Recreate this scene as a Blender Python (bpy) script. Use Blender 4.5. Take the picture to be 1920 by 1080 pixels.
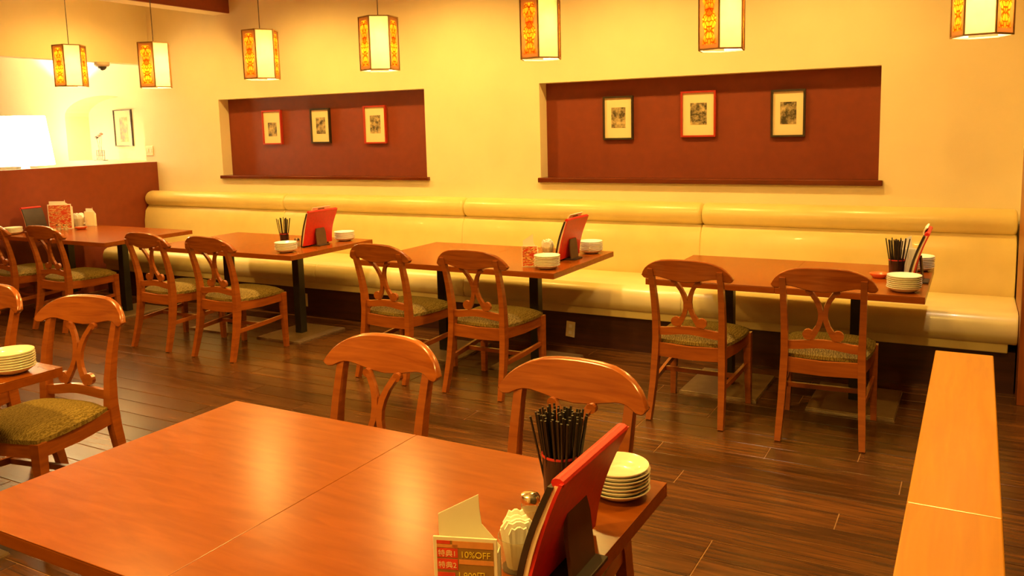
import bpy, bmesh, math, random
from mathutils import Vector, Matrix
random.seed(7)
for o in list(bpy.data.objects): bpy.data.objects.remove(o, do_unlink=True)
scene = bpy.context.scene
COL = scene.collection
PI = math.pi

# ------------------------------------------------------------------ camera
CAM_H = 1.6
yaw, pitch, roll, FPX, CY = math.radians(29.19), math.radians(7.24), math.radians(1.457), 1568.2, 437.8
fw = Vector((-math.sin(yaw)*math.cos(pitch), math.cos(yaw)*math.cos(pitch), -math.sin(pitch)))
ri = Vector((math.cos(yaw), math.sin(yaw), 0))
dn = fw.cross(ri)
r2 = math.cos(roll)*ri + math.sin(roll)*dn
d2 = -math.sin(roll)*ri + math.cos(roll)*dn
cam_d = bpy.data.cameras.new('camera')
cam = bpy.data.objects.new('camera', cam_d); COL.objects.link(cam)
cam.matrix_world = Matrix(((r2.x, -d2.x, -fw.x, 0), (r2.y, -d2.y, -fw.y, 0), (r2.z, -d2.z, -fw.z, CAM_H), (0, 0, 0, 1)))
cam_d.sensor_width = 36; cam_d.lens = FPX/1920*36; cam_d.shift_y = -(540-CY)/1920
cam_d.clip_start = 0.02
scene.camera = cam

# ------------------------------------------------------------------ world, exposure
w = bpy.data.worlds.new('world'); scene.world = w; w.use_nodes = True
w.node_tree.nodes['Background'].inputs[0].default_value = (1, .6, .25, 1)
w.node_tree.nodes['Background'].inputs[1].default_value = 0.0
vs = scene.view_settings
vs.view_transform = 'Standard'; vs.look = 'None'; vs.gamma = 1; vs.use_curve_mapping = False
vs.exposure = 0.0
CEIL = 3.1
WARM = (1.0, .58, .115)
# recessed ceiling downlights: (x, y, watts)
DOWNLIGHTS = [(-7.2, 5.3, 25), (-5.6, 5.3, 40), (-4.0, 5.3, 40), (-2.4, 5.3, 36), (-.9, 5.3, 28),
              (-6.4, 2.9, 34), (-4.2, 2.9, 42), (-2.0, 2.9, 42), (-.1, 2.75, 40),
              (-5.0, .8, 45), (-2.6, .9, 60), (-1.2, .5, 50), (-3.5, -1.2, 45), (-1.0, -1.2, 45)]
for i, (lx, ly, lw) in enumerate(DOWNLIGHTS):
    ld = bpy.data.lights.new('ceiling_downlight_offscreen', 'SPOT'); ld.energy = lw*3.75; ld.color = WARM
    ld.spot_size = math.radians(160); ld.spot_blend = .7; ld.shadow_soft_size = .07
    lo = bpy.data.objects.new('ceiling_downlight_offscreen', ld); COL.objects.link(lo); lo.location = (lx, ly, CEIL-.035)

# ------------------------------------------------------------------ materials
MATS = {}
def nt(name):
    m = bpy.data.materials.new(name); m.use_nodes = True
    t = m.node_tree; b = t.nodes['Principled BSDF']; MATS[name] = m
    return m, t, b
def rgba(c): return (c[0], c[1], c[2], 1)
def plain(name, c, rough=.5, var=.12, scale=8, bump=0, metal=0, coat=0, spec=.5, stretch=(1, 1, 1)):
    m, t, b = nt(name); N = t.nodes; L = t.links
    tc = N.new('ShaderNodeTexCoord'); mp = N.new('ShaderNodeMapping'); mp.inputs['Scale'].default_value = stretch
    L.new(tc.outputs['Object'], mp.inputs[0])
    n = N.new('ShaderNodeTexNoise'); n.inputs['Scale'].default_value = scale; n.inputs['Detail'].default_value = 4
    L.new(mp.outputs[0], n.inputs[0])
    r = N.new('ShaderNodeValToRGB')
    r.color_ramp.elements[0].position = .3; r.color_ramp.elements[1].position = .7
    r.color_ramp.elements[0].color = rgba([x*(1-var) for x in c]); r.color_ramp.elements[1].color = rgba([min(1, x*(1+var)) for x in c])
    L.new(n.outputs[0], r.inputs[0]); L.new(r.outputs[0], b.inputs['Base Color'])
    b.inputs['Roughness'].default_value = rough; b.inputs['Metallic'].default_value = metal
    b.inputs['Coat Weight'].default_value = coat; b.inputs['Specular IOR Level'].default_value = spec
    if bump:
        bp = N.new('ShaderNodeBump'); bp.inputs['Strength'].default_value = bump; bp.inputs['Distance'].default_value = .01
        L.new(n.outputs[0], bp.inputs['Height']); L.new(bp.outputs[0], b.inputs['Normal'])
    return m
def wood(name, c1, c2, stretch=(2, 30, 30), rough=.35, rnd=0, coord='Object', scale=1.0, spec=.5, bump=.05, coat=0):
    m, t, b = nt(name); N = t.nodes; L = t.links
    tc = N.new('ShaderNodeTexCoord'); mp = N.new('ShaderNodeMapping'); mp.inputs['Scale'].default_value = stretch
    if coord == 'World':
        g = N.new('ShaderNodeNewGeometry'); src = g.outputs['Position']
    else: src = tc.outputs['Object']
    oi = N.new('ShaderNodeObjectInfo')
    ad = N.new('ShaderNodeVectorMath'); ad.operation = 'ADD'
    mu = N.new('ShaderNodeMath'); mu.operation = 'MULTIPLY'; mu.inputs[1].default_value = 37
    L.new(oi.outputs['Random'], mu.inputs[0]); L.new(src, ad.inputs[0]); L.new(mu.outputs[0], ad.inputs[1])
    L.new(ad.outputs[0], mp.inputs[0])
    n = N.new('ShaderNodeTexNoise'); n.inputs['Scale'].default_value = scale; n.inputs['Detail'].default_value = 6; n.inputs['Distortion'].default_value = .6
    L.new(mp.outputs[0], n.inputs[0])
    r = N.new('ShaderNodeValToRGB'); r.color_ramp.elements[0].position = .32; r.color_ramp.elements[1].position = .68
    r.color_ramp.elements[0].color = rgba(c1); r.color_ramp.elements[1].color = rgba(c2)
    L.new(n.outputs[0], r.inputs[0])
    if rnd:
        hs = N.new('ShaderNodeHueSaturation'); mr = N.new('ShaderNodeMapRange')
        mr.inputs['To Min'].default_value = 1-rnd; mr.inputs['To Max'].default_value = 1+rnd
        L.new(oi.outputs['Random'], mr.inputs[0]); L.new(mr.outputs[0], hs.inputs['Value']); L.new(r.outputs[0], hs.inputs['Color'])
        L.new(hs.outputs[0], b.inputs['Base Color'])
    else: L.new(r.outputs[0], b.inputs['Base Color'])
    b.inputs['Roughness'].default_value = rough; b.inputs['Specular IOR Level'].default_value = spec
    b.inputs['Coat Weight'].default_value = coat; b.inputs['Coat Roughness'].default_value = .15
    if bump:
        bp = N.new('ShaderNodeBump'); bp.inputs['Strength'].default_value = bump; bp.inputs['Distance'].default_value = .004
        L.new(n.outputs[0], bp.inputs['Height']); L.new(bp.outputs[0], b.inputs['Normal'])
    return m
plain('wall_cream', (.86, .77, .55), .8, .03, 3, .05)
plain('brown_panel', (.20, .031, .005), .62, .07, 14, .05)
plain('ceiling_cream', (.75, .66, .46), .85, .03, 3)
wood('floor_plank', (.040, .0135, .003), (.135, .048, .009), (3.0, 45, 8), .27, .28, 'World', 1.0, .4, .12)
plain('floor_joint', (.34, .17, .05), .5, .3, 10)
wood('chair_wood', (.25, .056, .006), (.36, .092, .011), (4, 4, 40), .3, .08, 'Object', 1.2, .5, .03, .3)
wood('rail_wood', (.25, .056, .006), (.38, .10, .012), (5, 8, 55), .26, .1, 'Object', 1.0, .5, .03, .4)
wood('table_wood', (.225, .050, .002), (.275, .064, .004), (6, 30, 40), .24, .05, 'Object', 1.0, .3, .015, 0)
wood('cap_wood', (.48, .19, .012), (.57, .24, .018), (40, 3, 40), .3, .05, 'Object', 1.0, .8, .02)
wood('sill_wood', (.10, .018, .005), (.15, .028, .007), (3, 40, 40), .22, 0, 'Object', 1.0)
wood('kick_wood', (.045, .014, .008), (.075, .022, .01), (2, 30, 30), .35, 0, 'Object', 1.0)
wood('end_panel_wood', (.24, .055, .008), (.32, .08, .012), (30, 30, 2), .35, 0, 'Object', 1.0)
plain('vinyl', (.74, .60, .25), .30, .05, 5, .08, coat=.1)
plain('black_metal', (.018, .016, .013), .38, .2, 20)
plain('plate_beige', (.30, .20, .10), .38, .1, 20, metal=.5)
plain('edge_steel', (.62, .5, .34), .3, .1, 20, metal=.9)
plain('ceramic', (.86, .82, .66), .2, .02, 5, coat=.3)
plain('red_leather', (.62, .02, .012), .42, .08, 60, .05)
plain('black_board', (.03, .016, .01), .5, .2, 20)
plain('brown_board', (.10, .045, .016), .55, .15, 20)
plain('paper', (.88, .82, .62), .7, .03, 10)
plain('paper_pink', (.82, .62, .42), .7, .05, 10)
plain('napkin_white', (.92, .90, .80), .75, .03, 20)
plain('straw_black', (.02, .013, .009), .4, .3, 30)
plain('cup_black', (.035, .012, .01), .3, .2, 20)
plain('cup_rim_red', (.5, .03, .02), .35, .1, 20)
plain('chrome', (.85, .75, .55), .14, .05, 10, metal=1)
plain('orange_dish', (.75, .13, .02), .3, .1, 10)
plain('frame_red', (.42, .03, .012), .35, .1, 20)
plain('frame_black', (.035, .025, .015), .35, .2, 20)
plain('mat_cream', (.86, .72, .46), .8, .02, 10)
plain('outlet_ivory', (.75, .62, .34), .4, .03, 10)
plain('slot_dark', (.04, .03, .02), .5, .1, 10)
plain('sensor_beige', (.62, .5, .36), .5, .05, 10)
plain('lantern_frame', (.34, .20, .07), .5, .15, 20)
plain('wire_dark', (.06, .04, .03), .5, .1, 20)
plain('flower_pink', (.70, .30, .25), .6, .2, 20)
plain('print_red', (.72, .06, .02), .6, .15, 40)
plain('print_olive', (.30, .17, .03), .6, .15, 40)
plain('print_yellow', (.90, .72, .06), .6, .05, 40)
plain('print_cream', (.90, .74, .40), .6, .05, 40)
plain('print_orange', (.75, .32, .08), .6, .1, 40)

def photo_mat(name, seed, dark=(.05, .04, .02), light=(.62, .48, .24), scale=14):
    m, t, b = nt(name); N = t.nodes; L = t.links
    tc = N.new('ShaderNodeTexCoord'); mp = N.new('ShaderNodeMapping')
    mp.inputs['Location'].default_value = (seed*3.1, seed*1.7, seed); L.new(tc.outputs['Object'], mp.inputs[0])
    n = N.new('ShaderNodeTexNoise'); n.inputs['Scale'].default_value = scale; n.inputs['Detail'].default_value = 8; n.inputs['Roughness'].default_value = .7
    L.new(mp.outputs[0], n.inputs[0])
    r = N.new('ShaderNodeValToRGB'); r.color_ramp.elements[0].position = .40; r.color_ramp.elements[1].position = .62
    r.color_ramp.elements[0].color = rgba(dark); r.color_ramp.elements[1].color = rgba(light)
    L.new(n.outputs[0], r.inputs[0]); L.new(r.outputs[0], b.inputs['Base Color']); b.inputs['Roughness'].default_value = .6
    return m
for i in range(7): photo_mat('photo_%d' % i, i+1, scale=(16, 20, 24, 18, 26, 15, 12)[i])
def fabric():
    m, t, b = nt('seat_fabric'); N = t.nodes; L = t.links
    tc = N.new('ShaderNodeTexCoord')
    wv = N.new('ShaderNodeTexWave'); wv.inputs['Scale'].default_value = 26; wv.inputs['Distortion'].default_value = 9; wv.inputs['Detail'].default_value = 2; wv.inputs['Detail Scale'].default_value = 2.2
    L.new(tc.outputs['Object'], wv.inputs[0])
    r = N.new('ShaderNodeValToRGB'); r.color_ramp.elements[0].color = (.13, .082, .016, 1); r.color_ramp.elements[1].color = (.26, .18, .045, 1)
    L.new(wv.outputs[0], r.inputs[0]); L.new(r.outputs[0], b.inputs['Base Color']); b.inputs['Roughness'].default_value = .9
    b.inputs['Specular IOR Level'].default_value = .15
    bp = N.new('ShaderNodeBump'); bp.inputs['Strength'].default_value = .4; bp.inputs['Distance'].default_value = .004
    L.new(wv.outputs[0], bp.inputs['Height']); L.new(bp.outputs[0], b.inputs['Normal'])
fabric()
def poster_mat():
    m, t, b = nt('small_print'); N = t.nodes; L = t.links
    tc = N.new('ShaderNodeTexCoord')
    n = N.new('ShaderNodeTexNoise'); n.inputs['Scale'].default_value = 30; n.inputs['Detail'].default_value = 2
    mp = N.new('ShaderNodeMapping'); mp.inputs['Scale'].default_value = (.5, .5, 3.0); L.new(tc.outputs['Object'], mp.inputs[0]); L.new(mp.outputs[0], n.inputs[0])
    r = N.new('ShaderNodeValToRGB'); r.color_ramp.interpolation = 'CONSTANT'
    e = r.color_ramp.elements
    e[0].color = (.55, .03, .012, 1); e[0].position = 0
    e[1].color = (.62, .06, .02, 1); e[1].position = .3
    for p, c in ((.50, (.85, .55, .18, 1)), (.555, (.30, .06, .02, 1)), (.60, (.70, .10, .03, 1)), (.72, (.9, .7, .3, 1))):
        x = e.new(p); x.color = c
    L.new(n.outputs[0], r.inputs[0]); L.new(r.outputs[0], b.inputs['Base Color']); b.inputs['Roughness'].default_value = .5
poster_mat()
PH_HALF = .189
def lantern_mats():
    for name in ('parchment', 'ornate'):
        m = bpy.data.materials.new(name); m.use_nodes = True; t = m.node_tree; N = t.nodes; L = t.links; MATS[name] = m
        N.remove(N['Principled BSDF'])
        tr = N.new('ShaderNodeBsdfTranslucent'); df = N.new('ShaderNodeBsdfDiffuse'); mx = N.new('ShaderNodeMixShader')
        mx.inputs[0].default_value = .25
        L.new(tr.outputs[0], mx.inputs[1]); L.new(df.outputs[0], mx.inputs[2]); L.new(mx.outputs[0], N['Material Output'].inputs[0])
        tc = N.new('ShaderNodeTexCoord')
        if name == 'parchment':
            n = N.new('ShaderNodeTexNoise'); n.inputs['Scale'].default_value = 14; n.inputs['Detail'].default_value = 4
            L.new(tc.outputs['Object'], n.inputs[0]); r = N.new('ShaderNodeValToRGB')
            r.color_ramp.elements[0].color = (.92, .78, .45, 1); r.color_ramp.elements[1].color = (.95, .86, .62, 1); L.new(n.outputs[0], r.inputs[0])
        else:
            sp = N.new('ShaderNodeSeparateXYZ'); L.new(tc.outputs['Object'], sp.inputs[0])
            def mth(op, a, b=0.0, c=None):
                q = N.new('ShaderNodeMath'); q.operation = op
                for i_, x_ in enumerate((a, b, c)):
                    if x_ is None: continue
                    if isinstance(x_, (int, float)): q.inputs[i_].default_value = x_
                    else: L.new(x_, q.inputs[i_])
                return q.outputs[0]
            ax = mth('ABSOLUTE', sp.outputs[0]); z_ = sp.outputs[2]
            cb = N.new('ShaderNodeCombineXYZ'); L.new(ax, cb.inputs[0]); L.new(mth('MULTIPLY', z_, .62), cb.inputs[2])
            v = N.new('ShaderNodeTexVoronoi'); v.feature = 'DISTANCE_TO_EDGE'; v.inputs['Scale'].default_value = 46
            L.new(cb.outputs[0], v.inputs['Vector'])
            # wavy outline of the ornament inside a plain margin
            edge = mth('ADD', .040, mth('MULTIPLY', mth('SINE', mth('MULTIPLY', z_, 48.0)), .009))
            inside = mth('MULTIPLY', mth('LESS_THAN', ax, edge), mth('LESS_THAN', mth('ABSOLUTE', mth('SUBTRACT', z_, PH_HALF)), PH_HALF-.03))
            n = N.new('ShaderNodeTexNoise'); n.inputs['Scale'].default_value = 11; L.new(cb.outputs[0], n.inputs[0])
            r1 = N.new('ShaderNodeValToRGB'); r1.color_ramp.elements[0].position = .03; r1.color_ramp.elements[1].position = .10
            r1.color_ramp.elements[0].color = (.22, .08, .02, 1); r1.color_ramp.elements[1].color = (1, 1, 1, 1); L.new(v.outputs['Distance'], r1.inputs[0])
            r2_ = N.new('ShaderNodeValToRGB'); r2_.color_ramp.elements[0].position = .35; r2_.color_ramp.elements[1].position = .62
            r2_.color_ramp.elements[0].color = (.85, .20, .03, 1); r2_.color_ramp.elements[1].color = (.92, .70, .12, 1); L.new(n.outputs[0], r2_.inputs[0])
            m1 = N.new('ShaderNodeMixRGB'); m1.blend_type = 'MULTIPLY'; m1.inputs[0].default_value = 1; L.new(r1.outputs[0], m1.inputs[1]); L.new(r2_.outputs[0], m1.inputs[2])
            r = N.new('ShaderNodeMixRGB'); r.inputs[1].default_value = (.28, .16, .06, 1); L.new(inside, r.inputs[0]); L.new(m1.outputs[0], r.inputs[2])
        L.new(r.outputs[0], tr.inputs[0]); L.new(r.outputs[0], df.inputs[0])
lantern_mats()
def emit(name, c, s):
    m = bpy.data.materials.new(name); m.use_nodes = True; t = m.node_tree; t.nodes.remove(t.nodes['Principled BSDF'])
    e = t.nodes.new('ShaderNodeEmission'); e.inputs[0].default_value = rgba(c); e.inputs[1].default_value = s
    t.links.new(e.outputs[0], t.nodes['Material Output'].inputs[0]); MATS[name] = m
emit('bulb_glow', (1, .8, .45), 25)
emit('downlight_glow', (1, .75, .4), 6)
def shade_paper():
    m = bpy.data.materials.new('lamp_shade_paper'); m.use_nodes = True; t = m.node_tree; N = t.nodes; L = t.links; MATS['lamp_shade_paper'] = m
    N.remove(N['Principled BSDF'])
    tr = N.new('ShaderNodeBsdfTranslucent'); df = N.new('ShaderNodeBsdfDiffuse'); mx = N.new('ShaderNodeMixShader'); mx.inputs[0].default_value = .2
    n = N.new('ShaderNodeTexNoise'); n.inputs['Scale'].default_value = 30; r = N.new('ShaderNodeValToRGB')
    r.color_ramp.elements[0].color = (.90, .84, .70, 1); r.color_ramp.elements[1].color = (.95, .90, .78, 1); L.new(n.outputs[0], r.inputs[0])
    L.new(r.outputs[0], tr.inputs[0]); L.new(r.outputs[0], df.inputs[0])
    L.new(tr.outputs[0], mx.inputs[1]); L.new(df.outputs[0], mx.inputs[2]); L.new(mx.outputs[0], N['Material Output'].inputs[0])
shade_paper()
def glass():
    m, t, b = nt('clear_glass'); b.inputs['Transmission Weight'].default_value = .9; b.inputs['Roughness'].default_value = .05
    b.inputs['Base Color'].default_value = (.95, .88, .7, 1); b.inputs['IOR'].default_value = 1.2
glass()

# ------------------------------------------------------------------ mesh helpers
class MB:
    def __init__(s): s.v = []; s.f = []; s.sm = False
    def add(s, v, f):
        k = len(s.v); s.v += [tuple(p) for p in v]; s.f += [tuple(i+k for i in q) for q in f]; return s
    def box(s, x0, x1, y0, y1, z0, z1, ch=0):
        if ch:
            bm = bmesh.new(); bmesh.ops.create_cube(bm, size=1)
            for p in bm.verts: p.co = Vector(((x0+x1)/2+p.co.x*(x1-x0), (y0+y1)/2+p.co.y*(y1-y0), (z0+z1)/2+p.co.z*(z1-z0)))
            bmesh.ops.bevel(bm, geom=list(bm.edges), offset=ch, segments=2, affect='EDGES', profile=.5)
            bm.verts.index_update()
            s.add([p.co[:] for p in bm.verts], [[q.index for q in f.verts] for f in bm.faces]); bm.free(); return s
        v = [(x, y, z) for z in (z0, z1) for y in (y0, y1) for x in (x0, x1)]
        return s.add(v, [(0, 2, 3, 1), (4, 5, 7, 6), (0, 1, 5, 4), (2, 6, 7, 3), (0, 4, 6, 2), (1, 3, 7, 5)])
    def lathe(s, prof, n=24, c=(0, 0, 0), caps=True):
        v = []; f = []
        for (r, z) in prof:
            for i in range(n): a = 2*PI*i/n; v.append((c[0]+r*math.cos(a), c[1]+r*math.sin(a), c[2]+z))
        for j in range(len(prof)-1):
            for i in range(n): f.append((j*n+i, j*n+(i+1) % n, (j+1)*n+(i+1) % n, (j+1)*n+i))
        if caps: f.append(tuple(range(n))[::-1]); f.append(tuple((len(prof)-1)*n+i for i in range(n)))
        return s.add(v, f)
    def sweep(s, pts, sizes, side=(1, 0, 0), n=0):
        # rectangular (n=0) or round (n sides) section along a polyline; sizes: (half along side, half across)
        P = [Vector(p) for p in pts]; side = Vector(side); v = []; f = []
        k = n or 4
        for i, p in enumerate(P):
            t = (P[min(i+1, len(P)-1)]-P[max(i-1, 0)]).normalized()
            a = (side - t*side.dot(t)).normalized(); b = t.cross(a)
            sa, sb = sizes[i] if isinstance(sizes, list) else sizes
            if n: ring = [(math.cos(2*PI*q/n), math.sin(2*PI*q/n)) for q in range(n)]
            else: ring = [(-1, -1), (1, -1), (1, 1), (-1, 1)]
            for (ca, cb) in ring: v.append(p+a*sa*ca+b*sb*cb)
        for i in range(len(P)-1):
            for q in range(k): f.append((i*k+q, i*k+(q+1) % k, (i+1)*k+(q+1) % k, (i+1)*k+q))
        f.append(tuple(range(k))[::-1]); f.append(tuple((len(P)-1)*k+q for q in range(k)))
        return s.add(v, f)
    def extx(s, prof, x0, x1, rnd=0):
        # closed profile (y,z) extruded along X with rounded ends
        n = len(prof); cy = sum(p[0] for p in prof)/n; cz = sum(p[1] for p in prof)/n
        st = [(x0, 1), (x1, 1)]
        if rnd:
            st = []
            for a in (0, .35, .7, 1): st.append((x0+rnd*(1-math.cos(a*PI/2)), a))
            st = [(x0+rnd*(1-math.sin(a)), math.cos(a)) for a in (PI/2, PI/3, PI/6, 0)]
            st = st+[(x1-rnd*(1-math.sin(a)), math.cos(a)) for a in (0, PI/6, PI/3, PI/2)]
            R = max(abs(p[0]-cy) for p in prof)
            st = [(x, 1-(1-q)*rnd/R) for x, q in st]
        v = []; f = []
        for x, q in st:
            for (y, z) in prof: v.append((x, cy+(y-cy)*q, cz+(z-cz)*q))
        for i in range(len(st)-1):
            for k in range(n): f.append((i*n+k, i*n+(k+1) % n, (i+1)*n+(k+1) % n, (i+1)*n+k))
        f.append(tuple(range(n))[::-1]); f.append(tuple((len(st)-1)*n+k for k in range(n)))
        return s.add(v, f)
    def prism(s, pts, d, axis='y'):
        # outline (a,b) extruded; axis y: (x,z) outline from y=d[0] to d[1]
        n = len(pts); v = []
        for q in d:
            for a, b in pts: v.append((a, q, b) if axis == 'y' else ((q, a, b) if axis == 'x' else (a, b, q)))
        f = [tuple(range(n)), tuple(range(n, 2*n))[::-1]]+[(k, n+k, n+(k+1) % n, (k+1) % n) for k in range(n)]
        return s.add(v, f)
    def mesh(s, name, m, smooth=False):
        me = bpy.data.meshes.new(name); me.from_pydata(s.v, [], s.f)
        bm = bmesh.new(); bm.from_mesh(me); bmesh.ops.recalc_face_normals(bm, faces=bm.faces); bm.to_mesh(me); bm.free()
        if smooth:
            for p in me.polygons: p.use_smooth = True
            me.set_sharp_from_angle(angle=math.radians(38))
        me.materials.append(MATS[m]); return me
    def build(s, name, m, parent=None, smooth=False):
        return link(name, s.mesh(name, m, smooth), parent)
def link(name, me, parent=None):
    o = bpy.data.objects.new(name, me); COL.objects.link(o)
    if parent: o.parent = parent
    return o
def tag(o, label=None, cat=None, group=None, kind=None):
    if label: o['label'] = label
    if cat: o['category'] = cat
    if group: o['group'] = group
    if kind: o['kind'] = kind
    return o
def thing(name, loc, rz=0, label=None, cat=None, group=None):
    o = bpy.data.objects.new(name, None); COL.objects.link(o); o.empty_display_size = .1
    o.location = loc; o.rotation_euler = (0, 0, rz); return tag(o, label, cat, group)
def dup(root, loc, rz, label, group=None):
    r = root.copy(); COL.objects.link(r); r.location = loc; r.rotation_euler = (0, 0, rz); r['label'] = label
    if group: r['group'] = group
    for ch in list(root.children):
        c = ch.copy(); COL.objects.link(c); c.parent = r
        for g in list(ch.children):
            d = g.copy(); COL.objects.link(d); d.parent = c
    return r
def struct(name, mb, m, parent=None, label=None, smooth=False):
    o = mb.build(name, m, parent, smooth)
    if not parent: o['kind'] = 'structure'
    if label: o['label'] = label
    return o
ORD = ['first', 'second', 'third', 'fourth', 'fifth', 'sixth', 'seventh', 'eighth', 'ninth', 'tenth']

# ================================================================== SETTING
W = 6.3            # back wall plane
ND = .13           # niche depth
XL = -8.06         # left side wall plane
XR = .25           # right wing plane
X0, X1, Y0 = -12.4, 3.2, -3.2
# ---- floor
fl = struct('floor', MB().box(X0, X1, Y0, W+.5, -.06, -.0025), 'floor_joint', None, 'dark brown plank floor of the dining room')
plank_w = .148; lens = (1.1, 1.5, 1.9, 2.3)
pm = {}
for l in lens:
    pm[l] = MB().box(0.0022, l-.0022, .0024, plank_w-.0024, -.02, 0, .0015).mesh('plank', 'floor_plank')
y = 1.25; n_pl = 0
while y < 5.42:
    x = -8.04+random.random()*-.0
    first = True
    while x < 1.4:
        l = random.choice(lens)
        if first: l = random.choice(lens); first = False
        o = link('plank', pm[l], fl); o.location = (x, y, 0); x += l; n_pl += 1
    y += plank_w
rest = MB().box(X0, X1, Y0, 1.248, -.02, 0).box(X0, -8.06, 1.25, W, -.02, 0).box(-8.06, X1, y+.002, W, -.02, 0)
rest.build('plank_field', 'floor_plank', fl)
# ---- back wall with two niches (and an arched alcove in the next room)
N1 = (-7.02, -4.39, 1.165, 1.965); N2 = (-3.225, -.60, 1.16, 1.957)
mb = MB(); BT = W+.4
def wallrect(a, b, z0, z1): mb.box(a, b, W, BT, z0, z1)
AX0, AX1, AZ0, ASP, AR = -9.66, -8.24, 1.33, 1.60, .71   # arch: left, right, sill, spring, radius x
AC = (AX0+AX1)/2; ATOP = 2.085
wallrect(X0, AX0, 0, CEIL); wallrect(AX1, N1[0], 0, CEIL)
wallrect(AX0, AX1, 0, AZ0)
arc = [(AC+AR*math.cos(a), 1.86+(ATOP-1.86)*math.sin(a)) for a in [PI*k/16 for k in range(17)]]
for k in range(16):
    (xa, za), (xb, zb) = arc[k], arc[k+1]
    mb.add([(xa, W, za), (xb, W, zb), (xb, W, CEIL), (xa, W, CEIL), (xa, BT, za), (xb, BT, zb), (xb, BT, CEIL), (xa, BT, CEIL)],
           [(0, 1, 2, 3), (4, 7, 6, 5), (0, 4, 5, 1)])
wallrect(N1[1], N2[0], 0, CEIL); wallrect(N2[1], X1, 0, CEIL)
for nn in (N1, N2): wallrect(nn[0], nn[1], 0, nn[2]); wallrect(nn[0], nn[1], nn[3], CEIL)
wb = struct('wall_back', mb, 'wall_cream', None, 'cream plaster back wall with two shallow recesses')
MB().box(AX0, AX1, BT-.09, BT, AZ0, ATOP+.02).build('alcove_back', 'wall_cream', wb)
for nn in (N1, N2):
    MB().box(nn[0], nn[1], W+ND, W+ND+.03, nn[2], nn[3]).build('niche_panel', 'brown_panel', wb)['label'] = 'dark brown recessed panel'
for i, (nn, sz) in enumerate(((N1, (1.137, 1.170)), (N2, (1.132, 1.172)))):
    struct('trim_%d' % (i+1), MB().box(nn[0]-.015, nn[1]+.03, W-.035, W+ND, sz[0], sz[1], .006), 'sill_wood', None,
           ('dark wooden sill under the recess beside the side wall', 'dark wooden sill under the recess beside the bench end panel')[i])
# ---- other shell
struct('ceiling', MB().box(X0, X1, Y0, BT, CEIL, CEIL+.1), 'ceiling_cream')
struct('wall_front', MB().box(X0, X1, Y0-.1, Y0, 0, CEIL), 'wall_cream')
struct('wall_far_left', MB().box(X0-.1, X0, Y0, BT, 0, CEIL), 'wall_cream')
struct('wall_far_right', MB().box(X1, X1+.1, Y0, BT, 0, CEIL), 'wall_cream')
wl = struct('wall_left', MB().box(XL-.14, XL, Y0, W, 2.385, CEIL), 'wall_cream', None, 'cream header wall above the brown half wall opening')
struct('wall_left_low', MB().box(XL-.14, XL, Y0, W, 0, 1.315), 'brown_panel', None, 'brown panelled half wall at the end of the bench')
wr = struct('wall_right', MB().box(XR, XR+.14, 5.30, W, 0, CEIL), 'wall_cream', None, 'short cream wing wall at the end of the bench')
MB().box(XR-.012, XR, 5.26, W-.36, 0, 1.40, .003).box(XR-.012, XR+.16, 5.255, 5.30, 0, 1.40, .003).build('end_panel', 'end_panel_wood', wr)['label'] = 'reddish wooden bench end panel'
# ceiling beam: plastered soffit with a brown board on its room side
bmo = struct('trim_beam', MB().box(-7.00, -6.80, Y0, W, 2.83, CEIL), 'wall_cream', None, 'ceiling beam with brown board on its side')
MB().box(-6.80, -6.774, Y0, W, 2.832, CEIL).build('beam_board', 'brown_panel', bmo)
# low partition with wooden cap
pw = struct('wall_partition', MB().box(-.085, .055, -.6, 3.12, 0, .765), 'brown_panel', None, 'low partition wall with a honey coloured wooden cap')
for (a, b) in ((-.6, 1.8497), (1.8503, 3.16)):
    MB().box(-.103, .071, a, b, .765, .80, .003).build('cap_board', 'cap_wood', pw)

# ================================================================== BENCH
bench = thing('booth_bench', (0, 0, 0), 0, 'long cream vinyl booth bench with a bolster along the back wall', 'bench')
def seat_prof():
    p = [(5.42, .30), (5.40, .32), (5.395, .36), (5.40, .41), (5.42, .45), (5.455, .468), (5.52, .472), (6.0, .455), (6.10, .45), (6.10, .30)]
    return p
for a, b in ((-7.86, -6.52), (-6.52, -4.98), (-4.98, -3.46), (-3.46, -1.72), (-1.72, XR-.015)):
    MB().extx(seat_prof(), a, b, .012).build('seat_cushion', 'vinyl', bench, True)
for a, b in ((-8.05, -5.99), (-5.99, -3.89), (-3.89, -1.79), (-1.79, XR-.015)):
    MB().extx([(6.09, .42), (6.075, .46), (6.065, .55), (6.07, .68), (6.09, .79), (6.13, .84), (6.28, .84), (6.28, .42)], a, b, .012).build('back_cushion', 'vinyl', bench, True)
    MB().extx([(6.185+.10*math.cos(t), .915+.088*math.sin(t)) for t in [2*PI*k/20 for k in range(20)]], a, b, .03).build('bolster', 'vinyl', bench, True)
MB().box(-7.86, XR-.06, 5.425, 6.1, .245, .305, .006).build('seat_rail', 'vinyl', bench)
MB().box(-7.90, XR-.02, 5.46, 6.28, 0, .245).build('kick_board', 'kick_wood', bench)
MB().box(-8.05, -7.90, 5.95, 6.28, 0, .44).build('end_block', 'kick_wood', bench)

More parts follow.
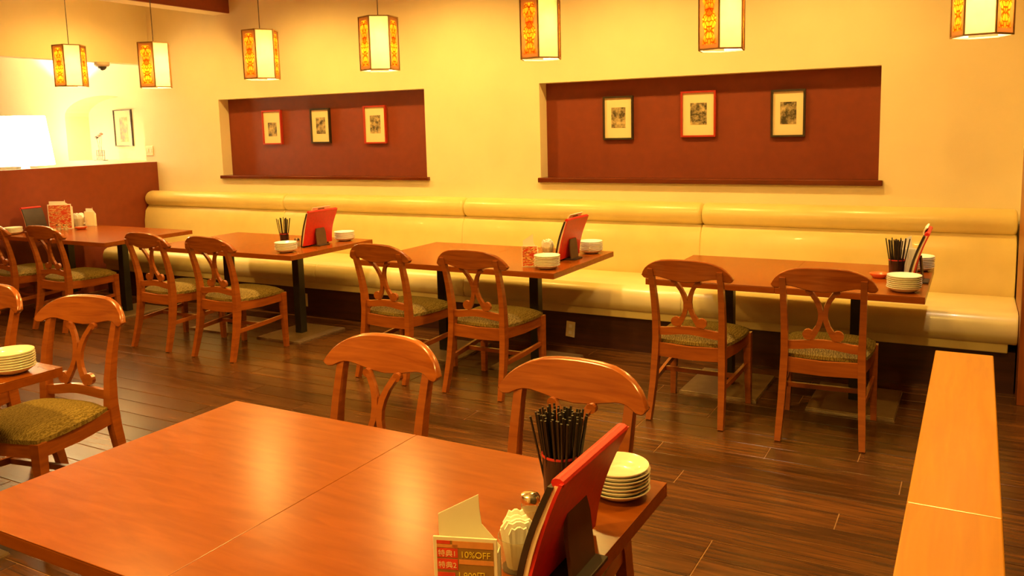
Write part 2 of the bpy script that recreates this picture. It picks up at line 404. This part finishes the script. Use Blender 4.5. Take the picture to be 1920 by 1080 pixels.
# ================================================================== TABLES
def table(x0, x1, y0, y1, label, group, base='plate_beige', zb=0):
    cx, cy = (x0+x1)/2, (y0+y1)/2; hx, hy = (x1-x0)/2-.0004, (y1-y0)/2
    t = thing('cafe_table', (cx, cy, 0), 0, label, 'table', group)
    MB().box(-hx, hx, -hy, hy, .684, .7165, .002).build('table_edge', 'table_wood', t)
    MB().box(-hx, hx, -hy, hy, .7165, .72, .0012).build('tabletop', 'table_wood', t)
    MB().box(-.033, .033, -.033, .033, .016, .672, .004).build('column', 'black_metal', t)
    MB().box(-.16, .16, -.2, .2, .672, .684).build('top_bracket', 'black_metal', t)
    pl = MB().box(-.225, .225, -.26, .26, .004, .016, .003).build('base_plate', base, t)
    MB().box(-.227, .227, -.262, .262, 0, .0085).build('plate_rim', 'edge_steel', pl)
    return t
BACK = [(-7.995, -6.40, 4.42, 5.33), (-5.84, -4.30, 4.42, 5.36), (-3.70, -2.205, 4.45, 5.40), (-1.645, -.20, 4.50, 5.43)]
GB = 'bench side tables'
for i, (a, b, c, d) in enumerate(BACK):
    m = (a+b)/2; base = 'plate_beige'
    for k, (p, q) in enumerate(((a, m), (m, b))):
        table(p, q, c, d, 'reddish wooden bench table, %s along the bench from the brown half wall' % ORD[2*i+k], GB, base)
table(-2.13, -1.396, 1.0, 1.9, 'reddish wooden table with an empty glossy top and two chairs behind', None)
table(-1.396, -.64, 1.0, 1.9, 'reddish wooden table carrying the red menu stand, advert card and straws', None)
table(-3.82, -3.08, 1.0, 1.905, 'reddish wooden table across the gap left of the empty glossy table', None)

# ================================================================== CHAIRS
def lerp(tab, x):
    for i in range(len(tab)-1):
        if x <= tab[i+1][0]:
            a, b = tab[i], tab[i+1]; t = (x-a[0])/(b[0]-a[0]); t = max(0, t); return a[1]+(b[1]-a[1])*t
    return tab[-1][1]
POST = [(0, -.262), (.08, -.238), (.2, -.205), (.33, -.183), (.44, -.176), (.55, -.182), (.66, -.203), (.76, -.231), (.84, -.258)]
def posty(z): return lerp(POST, z)
def make_chair():
    t = thing('dining_chair', (0, 0, 0), 0, 'x', 'chair')
    for s in (-1, 1):
        xs = [(0, .197), (.2, .188), (.44, .18), (.84, .186)]
        pts = [(s*lerp(xs, z), yy, z) for z, yy in POST]
        wd = [(.0145, .017), (.016, .019), (.017, .0215), (.018, .024), (.018, .024), (.0165, .02), (.0155, .017), (.0145, .0155), (.0145, .015)]
        MB().sweep(pts, wd).build('rear_leg', 'chair_wood', t, True)
        MB().sweep([(s*.222, .240, 0), (s*.217, .238, .2), (s*.213, .236, .415)], [(.015, .015), (.018, .018), (.0225, .0225)]).build('front_leg', 'chair_wood', t, True)
        MB().sweep([(s*.180, -.176, .385), (s*.200, .03, .378), (s*.213, .236, .385)], (.011, .032)).build('side_apron', 'chair_wood', t)
        MB().sweep([(s*.188, -.203, .205), (s*.203, .02, .218), (s*.215, .238, .235)], [(.009, .012), (.009, .015), (.009, .012)]).build('side_stretcher', 'chair_wood', t)
    MB().sweep([(-.19, .236, .385), (0, .25, .385), (.19, .236, .385)], (.032, .011), (0, 0, 1)).build('front_apron', 'chair_wood', t)
    MB().sweep([(-.165, -.178, .378), (0, -.178, .372), (.165, -.178, .378)], (.036, .011), (0, 0, 1)).build('rear_apron', 'chair_wood', t)
    MB().sweep([(-.198, .02, .215), (.198, .02, .215)], (.012, .009), (0, 0, 1)).build('cross_stretcher', 'chair_wood', t)
    # domed seat cushion
    mb = MB(); nx, ny = 16, 16; v = []; f = []
    def sx(yv): return .188+(.225-.188)*(yv+.155)/.41
    for lay in range(2):
        for j in range(ny+1):
            for i in range(nx+1):
                a = -1+2*i/nx; b = -1+2*j/ny
                # superellipse mapping of the square for rounded corners
                aa = a*math.sqrt(max(0, 1-.16*b*b)); bb = b*math.sqrt(max(0, 1-.16*a*a))
                aa /= math.sqrt(1-.08); bb /= math.sqrt(1-.08)
                yv = .05+bb*.208; xv = aa*(sx(yv)+.006)
                e = (1-abs(a)**4)*(1-abs(b)**4)
                z = .43+.042*e**.6 if lay == 0 else .412
                if lay == 1 or e == 0: pass
                v.append((xv, yv, z))
    S = (nx+1)*(ny+1)
    for j in range(ny):
        for i in range(nx):
            k = j*(nx+1)+i; f.append((k, k+1, k+nx+2, k+nx+1)); f.append((S+k, S+k+nx+1, S+k+nx+2, S+k+1))
    rim = [i for i in range(nx+1)]+[j*(nx+1)+nx for j in range(1, ny+1)]+[ny*(nx+1)+i for i in range(nx-1, -1, -1)]+[j*(nx+1) for j in range(ny-1, 0, -1)]
    for k in range(len(rim)):
        a, b = rim[k], rim[(k+1) % len(rim)]; f.append((a, S+a, S+b, b))
    mb.add(v, f); mb.build('seat_cushion', 'seat_fabric', t, True)
    # crest rail: shaped outline on a curved plan
    TOP = [(0, .056), (.07, .0545), (.12, .049), (.16, .037), (.195, .019), (.222, -.004), (.240, -.030), (.246, -.046)]
    BOT = [(0, -.070), (.06, -.065), (.10, -.056), (.14, -.047), (.165, -.045), (.19, -.051), (.21, -.062), (.228, -.064), (.240, -.058), (.246, -.047)]
    us = [-.246, -.243, -.238, -.23, -.22, -.21, -.2, -.185, -.17, -.155, -.14, -.12, -.1, -.075, -.05, -.025]; us = us+[0]+[-u for u in reversed(us)]
    def raily(u, z): return posty(.84)-.012+.62*u*u+(.84-z)*.30
    v = []; f = []
    for u in us:
        a, b = lerp(TOP, abs(u))+.84, lerp(BOT, abs(u))+.84
        for z, off in ((a, -.010), (a-.004, -.015), (b+.004, -.015), (b, -.010), (b, .010), (b+.004, .015), (a-.004, .015), (a, .010)):
            v.append((u, raily(u, z)+off, z))
    n = len(us)
    for i in range(n-1):
        for k in range(8): f.append((i*8+k, i*8+(k+1) % 8, (i+1)*8+(k+1) % 8, (i+1)*8+k))
    f.append(tuple(range(8))); f.append(tuple((n-1)*8+k for k in range(8)))
    MB().add(v, f).build('crest_rail', 'rail_wood', t, True)
    # lower back rail with a wave
    pts = [(x, posty(.49)+.004, .488+.008*math.cos(x*PI/.17)) for x in [-.17+.034*k for k in range(11)]]
    MB().sweep(pts, (.021, .010), (0, 0, 1)).build('back_rail', 'chair_wood', t, True)
    # lyre shaped splat
    mb = MB()
    for s in (-1, 1):
        path = [(.062, .772), (.050, .755), (.031, .725), (.0165, .690), (.0105, .655), (.0125, .62), (.023, .585), (.039, .555), (.054, .528), (.066, .520)]
        mb.sweep([(s*x, posty(z)+.004, z) for x, z in path], [(.011, .0085)]*3+[(.012, .009)]*4+[(.014, .0095)]*3)
        for (cx, cz, rr) in ((.070, .541, .027), (.066, .768, .015)):
            n = 14; yv = posty(cz)+.004
            mb.prism([(s*cx+rr*math.cos(2*PI*k/n), cz+rr*math.sin(2*PI*k/n)) for k in range(n)], (yv-.0095, yv+.0095))
    mb.build('splat', 'chair_wood', t)
    return t
chair = make_chair()
GC1, GC2 = 'chairs along the bench tables', 'chairs at the second row of tables'
CH = []
feet = [(-7.48, 4.08), ((-6.953-6.575)/2, 4.10), ((-5.615-5.226)/2, 4.057), ((-4.945-4.546)/2, 4.052), ((-3.486-3.099)/2, 4.141), ((-2.798-2.398)/2, 4.118), ((-1.515-1.122)/2, 4.192), ((-.838-.452)/2, 4.18)]
rots = [0, .03, -.01, .0, -.05, -.01, 0, .05]
for i, (x, yv) in enumerate(feet):
    CH.append((x, yv+.262, rots[i], 'wooden lyre-back chair facing the bench, %s along the row from the brown half wall' % ORD[i], GC1))
CH += [(-4.19, 2.03, PI+.12, 'wooden lyre-back chair beside the chair with the plate stack before it', GC2),
       (-3.44, 2.035, PI+.19, 'wooden lyre-back chair behind the table with a plate stack at its corner', GC2),
       (-1.765, 1.985, PI-.02, 'wooden lyre-back chair behind the empty glossy table', GC2),
       (-1.045, 1.972, PI-.03, 'wooden lyre-back chair behind the table with the red menu stand', GC2)]
for i, (x, yv, rz, lab, g) in enumerate(CH):
    if i == 0:
        chair.location = (x, yv, 0); chair.rotation_euler = (0, 0, rz); tag(chair, lab, None, g)
    else: dup(chair, (x, yv, 0), rz, lab, g)

# ================================================================== PENDANT LANTERNS
def ladd(name, loc, watts, color, rad=.03, parent=None):
    d = bpy.data.lights.new(name, 'POINT'); d.energy = watts; d.color = color; d.shadow_soft_size = rad
    o = bpy.data.objects.new(name, d); COL.objects.link(o); o.location = loc
    if parent: o.parent = parent
    return o
PEND = [(-7.36, 2.072, 10), (-6.20, 2.012, 27), (-4.95, 2.022, 14), (-3.79, 2.026, 2), (-2.49, 2.028, 24), (-1.32, 2.008, 24), (-.01, 1.991, -4)]
PH, PRV = .378, .138
plabels = ['hexagonal amber lantern above the table end at the brown half wall', 'hexagonal amber lantern hanging in front of the side wall corner',
           'hexagonal amber lantern over the first picture of the recess by the side wall', 'hexagonal amber lantern over the last picture of the recess by the side wall',
           'hexagonal amber lantern before the plain wall between the two recesses', 'hexagonal amber lantern over the recess by the bench end panel',
           'hexagonal amber lantern nearest the short wing wall']
PANEL = [MB().box(-PRV/2+.003, PRV/2-.003, .001, .004, .006, PH-.006).mesh('panel', mm) for mm in ('parchment', 'ornate')]
def make_pendant():
    t = thing('pendant_lantern', (0, 0, 0), 0, 'x', 'pendant lamp', 'hexagonal pendant lanterns in a row')
    vs_ = [(PRV*math.cos(PI/6+k*PI/3), PRV*math.sin(PI/6+k*PI/3)) for k in range(6)]   # face 0 normal at 60deg.. faces between vertices
    fr = MB()
    for k in range(6):
        a, b = vs_[k], vs_[(k+1) % 6]
        mid = Vector(((a[0]+b[0])/2, (a[1]+b[1])/2, 0)); nrm = mid.normalized()
        i0, i1 = Vector((a[0], a[1], 0)), Vector((b[0], b[1], 0)); e = (i1-i0).normalized()
        hw = (i1-i0).length/2-.004
        o = link('light_panel' if k % 2 == 0 else 'ornate_panel', PANEL[k % 2], t)
        o.location = mid; o.rotation_euler = (0, 0, math.atan2(nrm.y, nrm.x)+PI/2)
        fr.sweep([(a[0], a[1], 0), (a[0], a[1], PH)], (.0038, .0038))
        for z in (.004, PH-.004): fr.sweep([(a[0], a[1], z), (b[0], b[1], z)], (.004, .005), (0, 0, 1))
    for k in range(3): fr.sweep([(vs_[k][0], vs_[k][1], PH-.004), (vs_[k+3][0], vs_[k+3][1], PH-.004)], (.003, .004), (0, 0, 1))
    fr.build('frame', 'lantern_frame', t)
    MB().sweep([(0, 0, PH-.01), (0, 0, 1.2)], (.0035, .0035), n=6).build('cord', 'wire_dark', t)
    sk = MB().lathe([(.014, PH-.10), (.016, PH-.02), (.006, PH-.005)], 12).build('lamp_socket', 'lantern_frame', t)
    MB().lathe([(.004, -.035), (.018, -.025), (.028, 0), (.026, .02), (.014, .045), (.012, .06)], 14, (0, 0, PH-.155)).build('bulb', 'bulb_glow', sk, True)
    return t
pend = make_pendant()
for i, (x, z, dl) in enumerate(PEND):
    toc = math.atan2(-4.9, -x)          # azimuth from lantern to the photographer
    # parchment face 0 lies between vertices 0 and 1: normal at 60 degrees
    rz = toc+math.radians(dl)-PI/3
    if i == 0:
        p = pend; p.location = (x, 4.9, z); p.rotation_euler = (0, 0, rz); p['label'] = plabels[0]
    else: p = dup(pend, (x, 4.9, z), rz, plabels[i])
    for ch in p.children:
        if ch.name.startswith('cord'): ch.scale = (1, 1, 1)
for i, (x, z, dl) in enumerate(PEND):
    ladd('lantern_bulb_light', (x, 4.9, z+PH*.45), 48, (1, .74, .46), .03)

# ceiling downlight fixtures
dl0 = None
for i, (lx, ly, lw) in enumerate(DOWNLIGHTS):
    lab = 'round recessed ceiling downlight'
    if dl0 is None:
        dl0 = thing('downlight_offscreen', (lx, ly, CEIL), 0, lab, 'downlight', 'recessed ceiling downlights')
        MB().lathe([(.10, 0), (.10, -.012), (.08, -.014), (.075, 0)], 24, caps=False).build('trim_ring', 'sensor_beige', dl0)
        MB().lathe([(.075, -.002), (.075, -.006)], 24).build('lens', 'downlight_glow', dl0)
    else: dup(dl0, (lx, ly, CEIL), 0, lab)

# ================================================================== PICTURES
def picture(x0, x1, z0, z1, yb, fm, pmn, label, name='framed_picture', fwd=.014, asp=(.24, .76, .28, .86)):
    cx, cz = (x0+x1)/2, (z0+z1)/2; hx, hz = (x1-x0)/2, (z1-z0)/2
    t = thing(name, (cx, yb, z0), 0, label, 'picture', 'framed pictures on the back wall')
    fr = MB(); d0, d1 = -.026, 0; H2 = 2*hz
    fr.box(-hx, hx, d0, d1, 0, fwd).box(-hx, hx, d0, d1, H2-fwd, H2).box(-hx, -hx+fwd, d0, d1, fwd, H2-fwd).box(hx-fwd, hx, d0, d1, fwd, H2-fwd)
    fr.build('frame', fm, t)
    mt = MB().box(-hx+fwd, hx-fwd, -.012, -.002, fwd, H2-fwd).build('mat_board', 'mat_cream', t)
    a, b, c, d = asp
    MB().box(-hx+2*hx*a, -hx+2*hx*b, -.0135, -.0118, H2*c, H2*d).build('photo_print', pmn, mt)
    return t
YN = W+ND
PICS = [(-6.52, -6.255, 1.485, 1.836, 'frame_red', 'red framed small print nearest the side wall in the recess'),
        (-5.86, -5.61, 1.49, 1.833, 'frame_black', 'black framed small print between two red frames'),
        (-5.185, -4.92, 1.478, 1.838, 'frame_red', 'red framed small print nearest the plain wall between the recesses'),
        (-2.70, -2.44, 1.478, 1.828, 'frame_black', 'black framed pale print nearest the plain wall between the recesses'),
        (-2.045, -1.77, 1.488, 1.842, 'frame_red', 'red framed small print between two black frames'),
        (-1.357, -1.113, 1.478, 1.824, 'frame_black', 'black framed flower print nearest the short wing wall')]
for i, (a, b, c, d, fm, lab) in enumerate(PICS):
    picture(a, b, c, d, YN, fm, 'photo_%d' % i, lab, asp=(.27, .74, .27, .74) if i != 0 else (.27, .72, .24, .64))
picture(-9.16, -8.84, 1.49, 1.925, BT-.09, 'frame_black', 'photo_6', 'thin dark framed print inside the arched alcove', fwd=.011, asp=(.3, .75, .12, .8))

# ================================================================== LEFT ROOM
lamp = thing('floor_lamp', (-9.42, 5.62, 0), 0, 'glowing white floor lamp behind the brown half wall', 'lamp')
MB().lathe([(.15, 0), (.15, .015), (.03, .03), (.012, .05)], 24).build('base', 'wire_dark', lamp, True)
MB().lathe([(.012, .04), (.012, 1.32)], 12).build('pole', 'sensor_beige', lamp, True)
MB().lathe([(.02, 1.22), (.055, 1.24), (.04, 1.30), (.012, 1.31)], 16).build('collar', 'sensor_beige', lamp, True)
MB().lathe([(.30, 1.31), (.24, 1.86)], 32, caps=False).build('lamp_shade', 'lamp_shade_paper', lamp, True)
MB().lathe([(.010, 1.45), (.016, 1.47), (.028, 1.50), (.026, 1.52), (.004, 1.535)], 16).build('bulb', 'bulb_glow', lamp, True)
MB().lathe([(.007, 1.30), (.007, 1.46)], 8).build('bulb_stem', 'sensor_beige', lamp)
ladd('floor_lamp_bulb_light', (-9.42, 5.62, 1.60), 850, (1, .80, .48), .05)
sw = thing('wall_switch', (-8.165, W, 1.385), 0, 'ivory light switch plate beside the half wall corner', 'switch')
MB().box(-.06, .06, -.008, 0, 0, .11, .002).build('cover_plate', 'outlet_ivory', sw)
for k in (-1, 1): MB().box(k*.025-.015, k*.025+.015, -.011, -.007, .035, .078).build('rocker', 'paper', sw)
sd = thing('security_camera', (XL-.03, 5.74, 2.385), 0, 'small beige dome camera under the header wall', 'camera')
MB().lathe([(.075, 0), (.075, -.03), (.06, -.045)], 20).build('mount', 'sensor_beige', sd, True)
MB().lathe([(.045, -.04), (.042, -.06), (.025, -.078), (.005, -.085)], 16).build('lens_dome', 'slot_dark', sd, True)
orn = thing('wire_ornament', (-9.13, W+.06, AZ0), 0, 'dark wire ornament with pink flowers on the alcove sill', 'ornament')
mb = MB()
for k in range(5):
    x = -.07+.035*k; mb.sweep([(x, 0, 0), (x, 0, .12)], (.004, .004), n=6)
for z in (.006, .06, .12): mb.sweep([(-.074, 0, z), (.074, 0, z)], (.004, .004), (0, 0, 1), n=6)
mb.box(-.09, .09, -.03, .03, 0, .008); mb.build('wire_basket', 'wire_dark', orn)
mb = MB()
for k in range(3): mb.sweep([(.02*k-.02, 0, .05), (.03*k-.03, .0, .2), (.045*k-.05, .0, .26+.02*k)], (.003, .003), n=6)
mb.build('stems', 'wire_dark', orn)
for k in range(3):
    MB().lathe([(.004, -.015), (.02, -.005), (.024, .008), (.008, .02)], 10, (.045*k-.05, 0, .27+.02*k)).build('flower', 'flower_pink' if k else 'wire_dark', orn)
# ---- outlets on the kick board
def outlet(x, z, lab, tilt):
    o = thing('power_outlet', (x, 5.46, z), 0, lab, 'outlet', 'outlets under the bench')
    o.rotation_euler = (0, tilt, 0)
    MB().box(-.035, .035, -.008, 0, -.058, .058, .002).build('cover_plate', 'outlet_ivory', o)
    for k in (-1, 1): MB().box(-.012, .012, -.0095, -.0075, k*.024-.012, k*.024+.012).build('socket', 'paper', o)
outlet(-2.575, .115, 'ivory power outlet hanging askew on the dark bench base', .09)
outlet(-5.17, .13, 'ivory power outlet half hidden behind a black table column', 0)

# ================================================================== TABLETOP THINGS
TZ = .72
plate_me = MB().lathe([(.040, 0), (.052, .004), (.066, .012), (.080, .022), (.083, .026), (.082, .028), (.078, .0265), (.064, .0165), (.050, .010), (.02, .009)], 32).mesh('plate', 'ceramic', True)
def plates(x, yv, n, where, sc=1.0):
    for k in range(n):
        o = link('plate', plate_me); o.location = (x+random.uniform(-.0015, .0015), yv+random.uniform(-.0015, .0015), TZ+k*.0098*sc); o.scale = (sc, sc, sc)
        pos = 'topmost' if k == n-1 else ('bottom one' if k == 0 else '%s from the top' % ORD[n-1-k])
        tag(o, 'white plate, %s in stack %s' % (pos, where), 'plate', 'stacked plates '+where)
def lean_panel(t, w, h, lean, d0, d1, name, m, waist=0, z0=.012, extra=None):
    # upright board in local YZ, leaning to +X with height; thickness from d0 to d1
    rows = 9; v = []; f = []
    for j in range(rows):
        q = j/(rows-1); ww = w/2*(1-waist*math.sin(PI*min(1, q*1.15))); z = z0+q*h
        xo = lean*q-.010*math.sin(PI*q)
        v += [(xo+d0, -ww, z), (xo+d0, ww, z), (xo+d1, ww, z), (xo+d1, -ww, z)]
    for j in range(rows-1):
        for k in range(4): f.append((j*4+k, j*4+(k+1) % 4, (j+1)*4+(k+1) % 4, (j+1)*4+k))
    f.append((0, 1, 2, 3)); f.append(tuple((rows-1)*4+k for k in range(4)))
    return MB().add(v, f).build(name, m, t, True)
def menu_stand(x, yv, rz, label, tab=True, lean=.075, w=.33, h=.265):
    t = thing('menu_stand', (x, yv, TZ), rz, label, 'menu stand', 'red menu stands on the tables')
    lean_panel(t, w, h, lean, .006, .013, 'red_cover', 'red_leather', .07)
    lean_panel(t, w*.96, h*.97, lean*.97, -.004, .006, 'menu_pages', 'paper_pink')
    lean_panel(t, w*.98, h*.96, lean*.96, -.016, -.004, 'black_back', 'black_board')
    MB().sweep([(lean, -w/2*.955, h+.010), (lean, w/2*.955, h+.010)], (.0135, .010), n=10).build('cover_fold', 'red_leather', t, True)
    lg = MB().prism([(-.055, 0), (.055, 0), (.055, .10), (.045, .135), (-.045, .135), (-.055, .10)], (-.004, .004), 'x').build('support_leg', 'brown_board', t)
    lg.location = (.055, 0, .003); lg.rotation_euler = (0, -.10, 0)
    MB().box(-.03, .085, -.06, .06, 0, .009, .002).build('foot', 'black_board', t)
    MB().box(-.03, -.006, -w*.45, w*.45, 0, .018, .003).build('front_ledge', 'black_board', t)
    if tab:
        pg = lean_panel(t, w*.6, .045, .010, -.014, -.006, 'menu_tab', 'paper', 0, h-.005)
        pg.location.x = lean*.95
        MB().box(-.016, -.004, -.035, .035, h+.022, h+.028).build('tab_slot', 'brown_board', pg)
    return t
straw_me = MB().sweep([(0, 0, .008), (0, 0, .205)], (.0030, .0030), n=6).mesh('drinking_straw', 'straw_black')
def straw_cup(x, yv, n, where, r=.042, h=.105):
    t = thing('straw_cup', (x, yv, TZ), 0, 'black cup with a red rim %s' % where, 'cup', 'straw cups on the tables')
    MB().lathe([(r*.86, 0), (r*.9, .004), (r, h), (r*.94, h), (r*.84, .01), (.002, .008)], 24).build('cup_body', 'cup_black', t, True)
    MB().lathe([(r*1.02, h-.003), (r*1.03, h), (r*1.01, h+.003), (r*.94, h+.002), (r*.94, h-.003)], 24, caps=False).build('cup_rim', 'cup_rim_red', t, True)
    for k in range(n):
        a = k*2.39996; q = math.sqrt((k+.5)/n); rr = q*r*.70
        o = link('drinking_straw', straw_me); o.location = (x+rr*math.cos(a), yv+rr*math.sin(a), TZ+random.uniform(.002, .016))
        tl = .22*q+random.uniform(-.03, .05); tl = min(tl, .28)
        o.rotation_euler = Matrix.Rotation(a, 3, 'Z').to_4x4().to_3x3().to_euler()
        R = Matrix.Rotation(a, 3, 'Z') @ Matrix.Rotation(tl*.75, 3, 'Y') @ Matrix.Rotation(-a, 3, 'Z')
        o.rotation_euler = R.to_euler()
        tag(o, 'thin black straw standing in the cup %s' % where, 'straw', 'black straws '+where)
def shaker(x, yv, where):
    t = thing('salt_shaker', (x, yv, TZ), 0, 'small glass shaker with a chrome lid %s' % where, 'shaker', 'shakers on the tables')
    MB().lathe([(.019, 0), (.021, .003), (.021, .045), (.018, .05)], 20).build('glass_body', 'clear_glass', t, True)
    MB().lathe([(.022, .048), (.0225, .058), (.020, .064), (.008, .067)], 20).build('chrome_lid', 'chrome', t, True)
    MB().lathe([(.017, .003), (.017, .03)], 16).build('salt', 'paper', t)
def napkin_cup(x, yv, rz, where, s=1.0):
    t = thing('napkin_cup', (x, yv, TZ), rz, 'clear cup of folded white napkins %s' % where, 'cup', 'napkin cups on the tables'); t.scale = (s, s, s)
    MB().lathe([(.040, 0), (.047, .08), (.0455, .08), (.039, .003), (.002, .002)], 24).build('cup_body', 'clear_glass', t, True)
    for k in range(9):
        yy = -.031+.0078*k; hw = math.sqrt(max(.0001, .036**2-yy**2*.9)); zt = .115+.012*math.sin(k*.9)
        v = []; f = []; rows = 8
        for j in range(rows):
            a = -1+2*j/(rows-1); zz = zt-.012*abs(a)**3+.004*math.cos(a*9)
            for d in (-.0035, .0035): v += [(a*hw*.75, yy*.7+d, .006), (a*hw*1.15, yy*1.15+d, zz)]
        for j in range(rows-1):
            p = j*4; q = p+4; f += [(p, q, q+1, p+1), (p+2, p+3, q+3, q+2), (p+1, q+1, q+3, p+3)]
        f += [(0, 1, 3, 2), (rows*4-4, rows*4-2, rows*4-1, rows*4-3)]
        MB().add(v, f).build('folded_napkin', 'napkin_white', t)
def dish(x, yv, r, m, label):
    tag(MB().lathe([(r*.6, 0), (r*.7, .004), (r, .022), (r*1.02, .026), (r*.95, .025), (r*.62, .008), (.002, .007)], 24).build('small_dish', m, None, True), label, 'dish').location = (x, yv, TZ)
def text(t, s, size, x, z, yd, m, name, sx=1.0):
    cu = bpy.data.curves.new('lettering', 'FONT'); cu.body = s; cu.size = size; cu.extrude = .0003; cu.align_x = 'LEFT'
    ob = bpy.data.objects.new('lettering', cu); COL.objects.link(ob)
    dg = bpy.context.evaluated_depsgraph_get(); me = bpy.data.meshes.new_from_object(ob.evaluated_get(dg))
    bpy.data.objects.remove(ob)
    me.materials.clear(); me.materials.append(MATS[m])
    o = link(name, me, t); o.rotation_euler = (PI/2, 0, 0); o.location = (x, yd, z); o.scale = (sx, 1, 1)
    return o
def card_holder(x, yv, rz, label, w=.12, h=.125, fancy=False, z_extra=.045, print_m='small_print'):
    t = thing('advert_card', (x, yv, TZ), rz, label, 'card holder', 'advert card holders on the tables')
    hw = w/2
    # back sheet with the slanted cut, side sheets forming a sleeve, front frame with the poster
    MB().prism([(-hw*.96, 0), (hw*1.0, 0), (hw*1.0, h-.03), (hw*.42, h+.012), (hw*.36, h+.04), (hw*.34, h+z_extra+.025), (-hw*.96, h+.028)], (.030, .032)).build('back_sheet', 'paper', t)
    for s in (-1, 1): MB().box(s*hw*.97-.001, s*hw*.97+.001, 0, .03, 0, h*.75).build('side_sheet', 'paper', t)
    fr = MB().box(-hw, hw, -.004, 0, 0, h, .001).build('front_frame', 'paper', t)
    if not fancy:
        MB().box(-hw*.93, hw*.93, -.0052, -.0038, h*.04, h*.96).build('poster', print_m, fr); return t
    b = .007; yd = -.0046
    MB().box(-hw+b, hw-b, -.0045, -.0038, b, h-b).build('poster', 'print_olive', fr)
    def patch(a, c, z0, z1, m, nm='print_patch'): MB().box(a, c, -.0050, -.0044, z0, z1).build(nm, m, fr)
    patch(-hw+b, -.028, h-.0135, h-b, 'print_red'); patch(-.024, hw-b, h-.020, h-b, 'print_orange')
    patch(-hw+b, -.014, h-.0205, h-.0145, 'print_orange'); patch(-hw+b, -.014, h-.040, h-.022, 'print_red')
    patch(-hw+b, -.014, h-.064, h-.043, 'print_red'); patch(-.012, hw-b, h-.052, h-.043, 'print_orange'); patch(-hw+b, -.02, h-.09, h-.07, 'print_red')
    yt = -.0052
    text(fr, '特典1', .0142, -.052, h-.037, yt, 'print_cream', 'lettering')
    text(fr, '10%OFF', .0172, -.0095, h-.0385, yt, 'print_yellow', 'lettering', .98)
    text(fr, '特典2', .0142, -.052, h-.060, yt, 'print_cream', 'lettering')
    text(fr, '1,900円', .0185, -.016, h-.081, yt, 'print_yellow', 'lettering', .9)
    return t

# --- second row: table with the red menu stand
card_holder(-.8085, 1.2385, .34, 'cream advert card reading 10%OFF on the table with red menu stand', .122, .125, True)
napkin_cup(-.778, 1.385, .6, 'behind the 10%OFF card', .86)
shaker(-.848, 1.57, 'beside the napkins near the 10%OFF card')
straw_cup(-.832, 1.70, 70, 'on the table with the 10%OFF card', .046, .115)
menu_stand(-.712, 1.43, -.0, 'big red leather menu stand beside the 10%OFF card', False, .08, .325, .238)
plates(-.722, 1.785, 7, 'beside the 10%OFF card stand', .9)
# --- second row, other table by the chair
plates(-3.19, 1.775, 7, 'beside the crumpled napkin')
nap = MB().prism([(-.07, -.05), (.06, -.055), (.075, .04), (-.05, .06)], (0, .004), 'z').add([(-.06, -.04, .004), (.07, -.045, .02), (.06, .05, .012), (-.05, .05, .03)], [(0, 1, 2, 3)]).build('paper_napkin', 'napkin_white')
nap.location = (-3.26, 1.60, TZ); tag(nap, 'crumpled white paper napkin beside the corner plate stack', 'napkin')
# --- bench tables
e = 'on the bench table at the wing wall'
plates(-.305, 4.62, 7, 'on the wing wall table, aisle side')
plates(-.275, 5.30, 7, 'on the wing wall table, bench side')
straw_cup(-.372, 5.02, 24, e, .042, .10)
card_holder(-.325, 5.13, .1, 'white card holder behind the straw cup by the wing wall', .105, .15, False, .045, 'paper')
menu_stand(-.290, 4.93, .0, 'red menu stand on the bench table by the wing wall', True)
dish(-.455, 4.98, .05, 'orange_dish', 'small orange dish beside the straw cup on a bench table')
e = 'on the bench table below the wall between the recesses'
plates(-2.325, 4.60, 7, 'before the bench table advert card')
plates(-2.325, 5.28, 7, 'behind the bench table advert card')
menu_stand(-2.375, 5.00, 0, 'red menu stand between two plate stacks and behind an advert card', True)
card_holder(-2.455, 4.62, .35, 'red printed advert card behind a plate stack on a bench table', .10, .135)
napkin_cup(-2.51, 4.98, .3, 'beside the red printed advert card')
e = 'on the table beside the glass shaker'
plates(-4.475, 4.56, 6, 'by the shaker on a bench table')
plates(-4.475, 5.22, 6, 'beyond the shaker on a bench table')
menu_stand(-4.52, 4.94, 0, 'red menu stand beside a glass shaker and straw cup', True)
straw_cup(-4.78, 4.86, 14, e, .036, .09)
shaker(-4.62, 4.83, 'next to a bench table menu stand')
e = 'on the bench table against the brown half wall'
plates(-7.90, 4.535, 5, 'beside the brown half wall')
menu_stand(-7.86, 4.74, PI, 'black backed menu stand leaning to the brown half wall', False, .07, .20, .22)
card_holder(-7.84, 4.97, .62, 'large red printed leaflet leaning before the brown half wall', .22, .245, False, .0)
shaker(-7.72, 4.87, 'below the large red leaflet'); shaker(-7.66, 4.90, 'nearest the orange dish and leaflet')
dish(-7.60, 5.02, .055, 'orange_dish', 'small orange dish below the large red leaflet')
napkin_cup(-7.78, 5.12, .3, 'beside the large red leaflet', 1.15)
card_holder(-7.78, 5.24, .55, 'plain cream card box against the brown half wall', .10, .15, False, .0, 'print_cream')
dish(-7.88, 5.27, .06, 'ceramic', 'white dish behind the plain cream card box')
